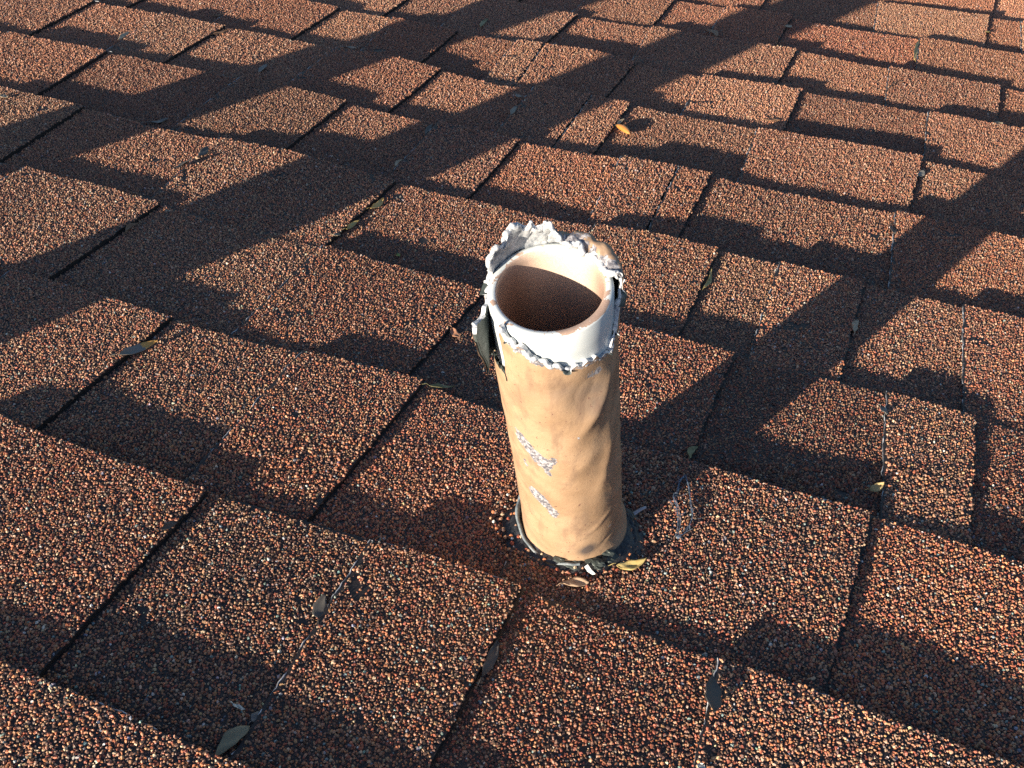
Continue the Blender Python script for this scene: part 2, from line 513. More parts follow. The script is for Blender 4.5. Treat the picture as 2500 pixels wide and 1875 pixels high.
def ring_pt(th, r, z):
    th = np.asarray(th, dtype=float)[..., None]; r = np.asarray(r, dtype=float)[..., None]; z = np.asarray(z, dtype=float)[..., None]
    return A_P * z + r * (F_P * np.cos(th) + R_P * np.sin(th))

def grid_faces(nr, nc, closed):
    idx = np.arange(nr * nc).reshape(nr, nc)
    nx = np.roll(idx, -1, 1) if closed else idx[:, 1:]
    cu = idx if closed else idx[:, :-1]
    return np.stack([cu[:-1], nx[:-1], nx[1:], cu[1:]], 2).reshape(-1, 4)

vent = thing('vent_pipe', 'vent pipe in a torn tan painted lead jacket standing on the shingles', 'vent pipe', BASE_P)

# materials of the pipe
m_pvc, nt, b = new_mat('white_pvc')
pa = attr(nt, 'paint').outputs['Fac']
nz = noise(nt, 320, 5, .6)
k1 = math_n(nt, 'GREATER_THAN', math_n(nt, 'ADD', math_n(nt, 'MULTIPLY', nz, .9), pa), 1.0)
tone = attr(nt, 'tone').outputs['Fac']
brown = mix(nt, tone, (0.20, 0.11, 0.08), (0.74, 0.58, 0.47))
speck = ramp(nt, noise(nt, 1500, 2), [(.40, (.55, .55, .55)), (.60, (1, 1, 1))])
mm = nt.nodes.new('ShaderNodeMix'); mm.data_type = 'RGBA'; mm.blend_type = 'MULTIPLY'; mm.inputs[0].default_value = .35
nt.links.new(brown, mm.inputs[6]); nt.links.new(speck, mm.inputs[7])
white = ramp(nt, noise(nt, 60, 5), [(.3, (.50, .55, .56)), (.7, (.64, .68, .69))])
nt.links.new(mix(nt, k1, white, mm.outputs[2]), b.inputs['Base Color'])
b.inputs['Roughness'].default_value = 0.38

m_paint, nt, b = new_mat('tan_paint_on_lead')
wear = attr(nt, 'wear').outputs['Fac']
smut = attr(nt, 'smudge').outputs['Fac']
nz = noise(nt, 260, 6, .68)
worn = math_n(nt, 'GREATER_THAN', math_n(nt, 'ADD', nz, wear), 1.0)
nz2 = noise(nt, 45, 5, .6)
tan = ramp(nt, nz2, [(.25, (.27, .175, .105)), (.5, (.36, .24, .148)), (.75, (.43, .30, .195))])
tan = mix(nt, math_n(nt, 'MULTIPLY', smut, noise(nt, 90, 4), True), tan, (.10, .085, .08))
tcs = nt.nodes.new('ShaderNodeTexCoord'); mp = nt.nodes.new('ShaderNodeMapping')
mp.inputs['Scale'].default_value = (1.0, 1.0, .16)
nt.links.new(tcs.outputs['Object'], mp.inputs['Vector'])
strk = noise(nt, 160, 5, .6, mp.outputs[0])
tan = mix(nt, ramp(nt, strk, [(.52, (0, 0, 0)), (.72, (.55, .55, .55))]), tan, (.15, .10, .075))
blot = noise(nt, 75, 4, .62)
tan = mix(nt, ramp(nt, blot, [(.56, (0, 0, 0)), (.66, (.35, .35, .35))]), tan, (.22, .14, .10))
bare = ramp(nt, noise(nt, 620, 4, .7), [(.40, (.09, .09, .11)), (.50, (.20, .195, .21)), (.60, (.42, .41, .43))])
fl = math_n(nt, 'GREATER_THAN', noise(nt, 520, 2), .70)
tan = mix(nt, fl, tan, (.16, .09, .07))
nt.links.new(mix(nt, worn, tan, bare), b.inputs['Base Color'])
b.inputs['Roughness'].default_value = 0.5
bump(nt, b, math_n(nt, 'ADD', noise(nt, 700, 3), math_n(nt, 'MULTIPLY', worn, -.5)), .25, .0005)

m_lead, nt, b = new_mat('bare_lead_shaded')  # bare lead with the shade of the turned-away flap put into its colour
nt.links.new(ramp(nt, noise(nt, 140, 6, .65), [(.3, (.030, .042, .040)), (.6, (.065, .080, .076)), (.8, (.20, .22, .22))]), b.inputs['Base Color'])
b.inputs['Roughness'].default_value = 0.55
b.inputs['Metallic'].default_value = 0.25
bump(nt, b, noise(nt, 500, 4), .35, .0006)
m_leadlit, nt, b = new_mat('scraped_lead_lit')  # lit copy of the lead for the lip, brightness put into its colour
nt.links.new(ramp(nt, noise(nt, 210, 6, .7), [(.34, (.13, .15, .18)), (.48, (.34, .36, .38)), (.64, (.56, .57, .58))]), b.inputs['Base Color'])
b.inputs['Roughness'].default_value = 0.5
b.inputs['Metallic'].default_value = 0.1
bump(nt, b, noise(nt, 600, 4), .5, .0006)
m_lead2, nt, b = new_mat('weathered_lead')
nt.links.new(ramp(nt, noise(nt, 180, 6, .7), [(.3, (.07, .09, .105)), (.5, (.15, .18, .20)), (.72, (.28, .31, .32))]), b.inputs['Base Color'])
b.inputs['Roughness'].default_value = 0.6
bump(nt, b, noise(nt, 420, 4), .5, .0008)
m_torn, nt, b = new_mat('torn_lead_edge')
nt.links.new(ramp(nt, noise(nt, 420, 5, .7), [(.36, (.22, .25, .30)), (.56, (.64, .65, .66))]), b.inputs['Base Color'])
b.inputs['Roughness'].default_value = 0.45

# the plastic pipe
th = np.linspace(-math.pi, math.pi, 144, endpoint=False)
prof = [(.02415, -.012), (.02415, .05), (.02415, .12), (.02415, H_P - .012), (.02415, H_P - .0012), (.0237, H_P - .0002), (.0224, H_P), (.0211, H_P - .0001), (.02050, H_P - .0008)]
prof += [(.02045, H_P - .0008 - d) for d in (.003, .008, .015, .025, .04, .06, .09, .12, .16, H_P + .010)]
V, pnt, ton = [], [], []
for j, (r, z) in enumerate(prof):
    V.append(ring_pt(th, np.full_like(th, r), np.full_like(th, z)))
    d = np.degrees(th)
    if j < 5:
        p_ = np.full_like(th, .05)
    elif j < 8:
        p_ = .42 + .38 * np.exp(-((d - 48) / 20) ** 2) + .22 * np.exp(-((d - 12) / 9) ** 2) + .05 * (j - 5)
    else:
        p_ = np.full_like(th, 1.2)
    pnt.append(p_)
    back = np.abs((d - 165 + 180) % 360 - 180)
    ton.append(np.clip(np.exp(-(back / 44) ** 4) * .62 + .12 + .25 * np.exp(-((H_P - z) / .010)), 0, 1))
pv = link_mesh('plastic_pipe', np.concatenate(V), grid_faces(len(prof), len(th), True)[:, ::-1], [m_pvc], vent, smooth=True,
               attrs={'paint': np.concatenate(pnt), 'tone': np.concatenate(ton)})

# the lead jacket: straight wall, torn top edge, lip folded over at the back, one side split and peeled open
NTH, NZ, NL = 300, 120, 14
th = np.linspace(-math.pi, math.pi, NTH, endpoint=False)
deg = np.degrees(th)
jag = np.random.default_rng(3).normal(0, 1, NTH)
for _ in range(3):
    jag = (np.roll(jag, 1) + jag * 2 + np.roll(jag, -1)) / 4
jag = jag / jag.std()
soft_jag = jag.copy()
for _ in range(6):
    soft_jag = (np.roll(soft_jag, 1) + soft_jag * 2 + np.roll(soft_jag, -1)) / 4
soft_jag = soft_jag / soft_jag.std()
def tab_i(pts):
    return np.interp(deg, [p[0] for p in pts], [p[1] for p in pts])
h_top = tab_i([(-180, 1), (-150, 2), (-124, 2), (-116, 0), (-112, -3), (-95, -3.5), (-80, -4), (-66, -3), (-57, -2), (-52, -2), (-42, -4), (-33, -7), (-25, -10), (-7, -14), (5, -17), (20, -20), (40, -23), (58, -22), (70, -16), (78, -9), (84, -2), (90, 1), (110, 2), (150, 2), (180, 1)]) / 1000
h_top = h_top + soft_jag * .0009
lip = tab_i([(-180, 10), (-150, 10), (-125, 9), (-119, 6), (-113, .5), (84, .5), (92, 4), (102, 9), (135, 11), (160, 10), (180, 10)]) / 1000
phi = np.radians(tab_i([(-180, 10), (-150, 4), (-125, 20), (-113, 0), (84, 0), (92, 60), (104, 118), (135, 122), (158, 95), (172, 30), (180, 10)]))
dents = [(36, .070, 11, .012, .0007), (5, .152, 22, .008, -.0006),
         (48, .100, 10, .014, .0008), (60, .030, 16, .010, .0008), (-20, .020, 30, .010, .0005), (-70, .115, 14, .030, -.0005), (10, .060, 20, .02, -.0004)]
CREASE = [(36, .134, 58, .017, .0036, .0019), (22, .146, 62, .013, .0058, -.0017), (52, .128, 72, .016, .0040, -.0010), (-2, .152, 20, .010, .004, -.0004),
          (42, .088, 75, .016, .0032, .0009), (50, .062, 100, .014, .0030, .0007), (30, .036, 35, .012, .0016, .0005), (55, .020, 30, .014, .0014, -.0008), (-60, .08, 95, .03, .004, .0004), (15, .095, 50, .010, .004, .0005)]
rw1, rw2, rw3 = wave(51, ((1, 1), (2, .8), (3, .5))), wave(52, ((40, 1), (90, .6), (150, .4))), wave(53, ((5, 1), (9, .7), (15, .5)))
def jacket_r(d, z):
    r = .0258 + .0004 * rw1(np.radians(d)) + .00035 * rw2(z + d * .0004) + .00025 * rw3(np.radians(d) + z * 60)
    r = r + .0030 * np.clip(1 - z / .014, 0, 1) ** 2 + .0004 * np.exp(-((z - .02) / .012) ** 2)
    up = np.clip((z - (H_P - .034)) / .034, 0, 1.3)
    r = r + .0028 * up ** 1.3 * np.exp(-((d - 112) / 42) ** 2) + .0009 * up * np.exp(-((d + 30) / 40) ** 2)
    for d0, z0, sd_, sz, am in dents:
        r = r + am * np.exp(-((d - d0) / sd_) ** 2 - ((z - z0) / sz) ** 2)
    for d0, z0, an, sl_, sc_, am in CREASE:            # long creases running across the wall
        x_ = np.radians(d - d0) * .026; y_ = z - z0
        c_, s_ = math.cos(math.radians(an)), math.sin(math.radians(an))
        p_, q_ = x_ * c_ + y_ * s_, -x_ * s_ + y_ * c_
        r = r + am * np.exp(-(p_ / sl_) ** 2 - (q_ / sc_) ** 2)
    return np.maximum(r, .0246)
rows = []
z0 = -.004
crn = np.random.default_rng(8)
cr1, cr2 = wave(61, ((3, 1), (5, .8), (9, .8), (17, .5))), wave(62, ((3, 1), (6, .8), (11, .6), (19, .4)))
HINGE, SLIT = -97.0, -54.5
def flap_low(d):
    return H_P - .036 + .007 * np.clip((d - HINGE) / (SLIT - HINGE), 0, 1) + .0010 * np.sin(d * .9)
def peel(d, z, P):
    """the strip between hinge and slit swings open like a door near the top"""
    g = (z > flap_low(d)).astype(float)
    m = (d > HINGE) & (d < SLIT) & (g > 0)
    if not m.any():
        return P
    rr = jacket_r(np.full_like(z, HINGE), z)
    hp = ring_pt(np.full_like(z, math.radians(HINGE)), rr, z)
    ta = math.radians(HINGE); out = math.radians(5)
    tang = -F_P * math.sin(ta) + R_P * math.cos(ta); nrm = F_P * math.cos(ta) + R_P * math.sin(ta)
    dirv = tang * math.cos(out) + nrm * math.sin(out)
    arc = np.radians(d - HINGE) * rr
    Q = hp + dirv * arc[:, None] + nrm * (.0012 * np.sin(arc / .004 + z * 160))[:, None]
    w_ = (m * g)[:, None]
    return P * (1 - w_) + Q * w_
wear_rows, smud_rows, side_rows = [], [], []
WEAR = [(-50, .112, 8, .006, .58), (-42, .109, 8, .006, .62), (-34, .104, 8, .006, .62), (-27, .099, 8, .007, .60), (-19, .097, 7, .005, .52), (-12, .102, 8, .0045, .48), (-45.5, .0905, 5, .0045, .6), (-20, .090, 5, .0035, .55),
        (-43, .067, 8, .006, .58), (-35, .064, 8, .0068, .64), (-27, .059, 8, .0068, .66), (-19, .052, 8, .006, .6), (33, .1555, 14, .004, .5), (58, .150, 8, .005, .42), (44, .072, 5, .003, .45), (42, .026, 9, .0012, .5), (120, .17, 25, .01, .3), (12, .118, 2, .0015, .6), (-60, .13, 10, .012, .30)]
SMUD = [(26, .141, 18, .011, .9), (2, .150, 14, .006, .8), (12.6, .0153, 9, .004, 3.0), (40, .135, 14, .018, .8), (14, .045, 5, .018, .7), (-30, .150, 8, .004, .4), (52, .08, 9, .02, .6)]
for j in range(NZ + 1):
    t = j / NZ
    z = z0 + (H_P + h_top - z0) * t
    r = jacket_r(deg, z)
    P = ring_pt(th, r, z)
    P = peel(deg, z, P)
    rows.append(P)
    we = np.zeros(NTH); sm = np.zeros(NTH)
    for d0, zz, a1, a2, am in WEAR:
        we = we + am * np.exp(-(((deg - d0) / a1) ** 2 + ((z - zz) / a2) ** 2) ** 1.6)
    for d0, zz, a1, a2, am in SMUD:
        sm = sm + am * np.exp(-(((deg - d0) / a1) ** 2 + ((z - zz) / a2) ** 2))
    topd = (H_P + h_top) - z
    we = we + np.where(lip < .001, .62 * np.exp(-topd / .0022), 0) + .30 * np.exp(-((deg + 28) / 20) ** 2 - (topd / .016) ** 2)
    wear_rows.append(we); smud_rows.append(sm)
zt = H_P + h_top; rt_ = jacket_r(deg, zt)
for j in range(1, NL + 1):
    q = j / NL
    be = phi * np.clip(q * 1.5, 0, 1)
    zt = zt + np.cos(be) * lip / NL
    rt_ = rt_ - np.sin(be) * lip / NL
    amp = np.where(lip > .003, 1, 0) * q
    P = ring_pt(th, rt_ + amp * .0011 * cr1(th * 2 + q), zt + amp * .0009 * cr2(th * 2 + 2 * q) + soft_jag * .0006 * q)
    P = peel(deg, np.minimum(zt, H_P), P) if True else P
    rows.append(P)
    wear_rows.append(.30 + .32 * q + .10 * cr1(th * 3)); smud_rows.append(np.full(NTH, .35))
G = np.array(rows)                                              # (nr, nth, 3)
nr = len(G)
du = np.roll(G, -1, 1) - np.roll(G, 1, 1)
dv = np.gradient(G, axis=0)
nrm = np.cross(du, dv)
nrm /= np.linalg.norm(nrm, axis=2, keepdims=True) + 1e-12
G_in = G - nrm * (.0012 + .0006 * np.clip((np.arange(nr) - (NZ - 3)) / 3, 0, 1))[:, None, None]
idx = np.arange(nr * NTH).reshape(nr, NTH)
nx = np.roll(idx, -1, 1)
keep = np.ones((nr - 1, NTH), bool)
zrow = np.array([(z0 + (H_P + h_top - z0) * min(j / NZ, 1)) for j in range(nr - 1)])
gap = np.clip((zrow - (H_P - .037)) / .037, 0, 1.2) * 2.2
cut = (zrow > H_P - .037) & (np.abs(deg[None] - (SLIT + .3)) < .65 + gap)
keep &= ~cut
seamcols = np.abs(((deg - SLIT) + 180) % 360 - 180) < .8        # the one face across the split
keep[:, :] &= ~((zrow > H_P - .037) & seamcols[None])
zvert = np.array([(z0 + (H_P + h_top - z0) * min(j / NZ, 1)) for j in range(nr)])
gv_ = (zvert > flap_low(deg)[None]) & (deg[None] > HINGE + 2) & (deg[None] < SLIT)
gq = np.stack([gv_[:-1], np.roll(gv_, -1, 1)[:-1], gv_[1:], np.roll(gv_, -1, 1)[1:]], 0).sum(0)
inside = (deg[None] > HINGE + 3) & (deg[None] < SLIT)
keep &= ~((gq > 0) & (gq < 4) & inside)
q_out = np.stack([idx[:-1], nx[:-1], nx[1:], idx[1:]], 2)
fo = q_out[keep]
N0 = nr * NTH
fi = (q_out + N0)[keep][:, ::-1]
# edge faces wherever a kept face borders nothing
from collections import Counter
edges = Counter()
for f in fo.tolist():
    for a1, b1 in zip(f, f[1:] + f[:1]):
        edges[(a1, b1)] += 1
rim = [(a1, b1) for (a1, b1) in edges if (b1, a1) not in edges]
fe = np.array([[b1, a1, a1 + N0, b1 + N0] for a1, b1 in rim])
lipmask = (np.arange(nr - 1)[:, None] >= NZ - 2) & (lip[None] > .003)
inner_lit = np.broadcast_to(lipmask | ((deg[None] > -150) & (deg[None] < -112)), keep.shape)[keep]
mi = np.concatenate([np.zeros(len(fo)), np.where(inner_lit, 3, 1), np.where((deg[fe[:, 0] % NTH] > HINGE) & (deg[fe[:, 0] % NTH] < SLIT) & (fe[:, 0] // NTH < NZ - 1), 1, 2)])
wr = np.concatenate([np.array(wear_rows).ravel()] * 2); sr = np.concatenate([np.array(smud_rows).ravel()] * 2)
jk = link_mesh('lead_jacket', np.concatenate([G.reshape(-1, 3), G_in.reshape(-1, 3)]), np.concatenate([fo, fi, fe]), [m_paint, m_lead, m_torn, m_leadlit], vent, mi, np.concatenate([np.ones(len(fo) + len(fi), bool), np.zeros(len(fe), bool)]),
               attrs={'wear': wr, 'smudge': sr})
# ragged beads of bright lead along the torn edge
bead_r = np.random.default_rng(21)
def lumpy(center, r, seed_, n_lat=6, n_lon=9, squash=(1, 1, 1)):
    rr = np.random.default_rng(seed_)
    vs, fs = [], []
    for i in range(n_lat + 1):
        la = math.pi * i / n_lat
        for j in range(n_lon):
            lo = 2 * math.pi * j / n_lon
            q_ = r * rr.uniform(.72, 1.2)
            vs.append((math.sin(la) * math.cos(lo) * q_ * squash[0], math.sin(la) * math.sin(lo) * q_ * squash[1], math.cos(la) * q_ * squash[2]))
    vs = np.array(vs) + np.asarray(center)
    return vs, grid_faces(n_lat + 1, n_lon, True)
def join(parts):
    V, F, o = [], [], 0
    for v_, f_2 in parts:
        V.append(v_); F.append(f_2 + o); o += len(v_)
    return np.concatenate(V), np.concatenate(F)
def tube(pts, rad, n=6):
    P = np.array(pts, dtype=float); m = len(P)
    tg = np.gradient(P, axis=0); tg /= np.linalg.norm(tg, axis=1, keepdims=True) + 1e-9
    s = np.cross(tg, [0.1, 0.2, 1.0]); s /= np.linalg.norm(s, axis=1, keepdims=True) + 1e-9
    t2 = np.cross(tg, s)
    rad = np.broadcast_to(np.asarray(rad, dtype=float), (m,))
    ang = np.arange(n) * 2 * math.pi / n
    V = P[:, None] + rad[:, None, None] * (np.cos(ang)[None, :, None] * s[:, None] + np.sin(ang)[None, :, None] * t2[:, None])
    return V.reshape(-1, 3), grid_faces(m, n, True)
def soft(n, r, k=3):
    x = r.normal(0, 1, n)
    for _ in range(k):
        x = (np.roll(x, 1) + 2 * x + np.roll(x, -1)) / 4
    return x / x.std()
edge_sets = []
front = [i for i in range(NTH) if deg[i] > SLIT + 3.2 and lip[i] < .0035]
left_ = [i for i in range(NTH) if -118 < deg[i] < HINGE]
backr = [i for i in range(NTH) if lip[i] > .003 and deg[i] > 0]; backl = [i for i in range(NTH) if lip[i] > .003 and deg[i] < 0]
flapi = [i for i in range(NTH) if HINGE < deg[i] < SLIT - 3.2]
for ii, row, rb in ((front, NZ, .00085), (left_, NZ, .0008), (backr + backl, nr - 1, .0010), (flapi, NZ, .0006)):
    P = G[row, ii] - nrm[row, ii] * .0006
    n_ = len(ii)
    t_ = np.linspace(0, n_ - 1, n_ * 2)
    P = np.stack([np.interp(t_, np.arange(n_), P[:, c]) for c in range(3)], 1)
    m_ = len(P)
    P = P + np.stack([soft(m_, bead_r, 12) for _ in range(3)], 1) * .00035
    rad = rb * np.clip(.9 + .32 * soft(m_, bead_r, 14) + .10 * soft(m_, bead_r, 2), .35, 1.7)
    edge_sets.append(tube(P, rad, 7))
bv, bf = join(edge_sets)
bo = link_mesh('torn_edge', bv, bf, [m_torn], jk, smooth=True)

# tar at the foot, a lip of lead and lumps of sealant
m_tar, nt, b = new_mat('roofing_tar')
nt.links.new(ramp(nt, noise(nt, 330, 5, .65), [(.40, (.008, .008, .010)), (.62, (.03, .03, .034)), (.8, (.12, .13, .14))]), b.inputs['Base Color'])
b.inputs['Roughness'].default_value = 0.42
bump(nt, b, noise(nt, 420, 5), .6, .001)
nth, nrr = 120, 16
th2 = np.linspace(-math.pi, math.pi, nth, endpoint=False)
tw, tw2 = wave(71, ((2, 1), (3, .8), (5, .8), (9, .6), (17, .4))), wave(72, ((4, 1), (7, .9), (11, .8), (23, .6)))
V = []
zb_ = float(surf_z(3, 1.02, 2.42, True))
for j in range(nrr):
    q = j / (nrr - 1)
    Rout = .0355 + .0045 * tw(th2) + .007 * np.exp(-((np.degrees(th2) - 85) / 45) ** 2)
    r = .0250 * (1 - q) + Rout * q
    hz = .0050 * (1 - q) ** 1.4 + .0012 * tw2(th2 * 2 + 5 * q) * (1 - q * .6) - .0016 * q ** 3
    x = np.cos(th2 - math.pi / 2) * r; y = np.sin(th2 - math.pi / 2) * r
    uu = (x + BASE_P[0]) / E; vv = (y + BASE_P[1]) / E
    z = surf_z(3, uu, vv, True) + .0004 + hz
    V.append(np.stack([x, y, z], 1))
tar = link_mesh('tar_seal', np.concatenate(V), grid_faces(nrr, nth, True)[:, ::-1], [m_tar], vent, smooth=True)
# lead lip on the left and front of the foot
dl = np.linspace(-122, 2, 70)
lw_ = wave(81, ((3, 1), (8, .8), (17, .6)))
Vi, Vo = [], []
for q in np.linspace(0, 1, 6):
    r = .0268 + .0016 * q ** 2 + .0004 * lw_(np.radians(dl))
    z = -.004 + q * (.0105 + .0018 * lw_(np.radians(dl) + 2)) + .004 * np.clip((-dl - 40) / 80, 0, 1)
    Vo.append(ring_pt(np.radians(dl), r + .0008 + .0007 * q, z)); Vi.append(ring_pt(np.radians(dl), r, z))
G2 = np.array(Vi + Vo[::-1])
lipf = grid_faces(12, 70, False)
lo_ = link_mesh('lead_lip', G2.reshape(-1, 3), lipf, [m_lead2], vent, smooth=True)
lump = []
lr = np.random.default_rng(31)
for i in range(15):
    d = math.radians(lr.uniform(-22, 34)); r = lr.uniform(.0275, .0345)
    c = ring_pt(np.array(d), np.array(r), np.array(0.0))
    c = c + np.array([0, 0, zb_ + lr.uniform(.0005, .005) - c[2]])
    lump.append(lumpy(c, lr.uniform(.0012, .0030), 500 + i, 7, 11, (1.5, 1.1, .45)))
lv, lf_ = join(lump)
so = link_mesh('sealant_lumps', lv, lf_, [m_lead], vent, smooth=False)
so['kind'] = 'stuff'
# a few loose grains stuck on the tar
gr_ = np.random.default_rng(41)
pts = []
for i in range(520):
    aa = gr_.uniform(-math.pi, math.pi); r = gr_.uniform(.0285, .044)
    if gr_.random() > (r - .026) / .016:
        continue
    x, y = math.cos(aa) * r, math.sin(aa) * r
    z = float(surf_z(3, (x + BASE_P[0]) / E, (y + BASE_P[1]) / E, True)) + .0006 + .0045 * max(0, 1 - (r - .025) / .0125) ** 1.4
    pts.append((lumpy((x, y, z), gr_.uniform(.0007, .0012), 900 + i, 3, 5), PAL[gr_.choice(len(PAL), p=BASE_W / BASE_W.sum())]))
gv, gf = join([p for p, _ in pts])
gc = np.concatenate([np.repeat(c[None], len(p[0]), 0) for p, c in pts])
go = link_mesh('granules', gv, gf, [m_gran], vent, attrs={'grain': gc})
go['kind'] = 'stuff'

# ------------------------------------------------------------------ two unseen pipes added up the slope to cast the broad shadow bands
def shadow_pipe(label, u, v, rad, hgt):
    root = thing('vent_pipe', label, 'vent pipe', (u * E, v * E, 0), 'unseen pipes added beyond the left edge to cast shadows')
    th_ = np.linspace(0, 2 * math.pi, 64, endpoint=False)
    up = np.array([0, -math.sin(PITCH), math.cos(PITCH)]); ax = np.array([1, 0, 0]); ay = np.cross(up, ax)
    def lathe(prof):
        V = [ax * (np.cos(th_) * r)[:, None] + ay * (np.sin(th_) * r)[:, None] + up * z for r, z in prof]
        return np.concatenate(V), grid_faces(len(prof), 64, True)
    wv = {'wear': None}
    v_, f_2 = lathe([(rad, -.03), (rad, .05), (rad * 1.005, hgt * .5), (rad * .995, hgt - .004), (rad * .97, hgt), (rad * .86, hgt + .001), (rad * .80, hgt - .004), (rad * .80, hgt - .06)])
    link_mesh('lead_jacket', v_, f_2, [m_paint], root, smooth=True, attrs={'wear': np.zeros(len(v_)), 'smudge': np.zeros(len(v_))})
    v_, f_2 = lathe([(rad * .79, hgt - .10), (rad * .79, hgt - .02), (rad * .70, hgt - .02), (rad * .70, -.02), (.001, -.02)])
    link_mesh('plastic_pipe', v_, f_2, [m_pvc], root, smooth=True, attrs={'paint': np.zeros(len(v_)), 'tone': np.zeros(len(v_))})
    v_, f_2 = lathe([(rad * 1.001, .012), (rad * 1.10, .005), (rad * 1.5, .001), (rad * 1.55, -.02)])
    link_mesh('tar_seal', v_, f_2, [m_tar], root, smooth=True)
    return root
shadow_pipe('unseen stout pipe added just left of the picture, casting the nearer broad shadow band', -3.30, .35, .0465, .40)
shadow_pipe('unseen stout pipe added farther left of the picture, casting the farther broad shadow band', -5.15, .75, .0465, .40)

# ------------------------------------------------------------------ fallen leaves and small debris
def surface_at(u, v):
    k = FIRST
    while k < LAST and v > float(butt_y(k, u)):
        k += 1
    tab = any(l0 + (l1 - l0) * (v - k + 1) <= u <= r0 + (r1 - r0) * (v - k + 1) for l0, l1, r0, r1 in TABS[k])
    return float(surf_z(k, u, v, tab)) + .0009

LEAFC = {'beige': ((.42, .34, .24), (.30, .23, .15)), 'grey': ((.16, .155, .14), (.22, .20, .17)), 'brown': ((.15, .085, .05), (.24, .14, .08)),
         'dark': ((.05, .05, .048), (.10, .09, .08)), 'orange': ((.50, .26, .06), (.62, .50, .22)), 'yellow': ((.34, .23, .06), (.50, .42, .20)),  # 'dark' carries the shade of leaves tilted away from the sun
         'olive': ((.16, .15, .075), (.26, .24, .12)), 'olive2': ((.22, .20, .12), (.28, .25, .16)), 'ochre': ((.34, .24, .10), (.45, .36, .18)), 'redbrown': ((.28, .12, .07), (.36, .20, .12)),
         'orange2': ((.20, .19, .17), (.58, .33, .10)), 'white': ((.60, .60, .50), (.66, .66, .60)), 'tan': ((.34, .23, .15), (.40, .29, .2)), 'green': ((.22, .30, .08), (.34, .40, .12))}
LEAFM = {}
for nm, (c0, c1) in LEAFC.items():
    m, nt, b = new_mat('leaf_' + nm)
    if nm == 'orange2':
        along = attr(nt, 'along').outputs['Fac']
        f_c = math_n(nt, 'GREATER_THAN', math_n(nt, 'ADD', along, math_n(nt, 'MULTIPLY', noise(nt, 500, 3), .22)), .74)
    else:
        f_c = noise(nt, 420, 5, .6)
    nt.links.new(mix(nt, f_c, c0, c1), b.inputs['Base Color'])
    b.inputs['Roughness'].default_value = 0.5
    b.inputs['Specular IOR Level'].default_value = 0.35
    bump(nt, b, noise(nt, 900, 3), .3, .0004)
    LEAFM[nm] = m

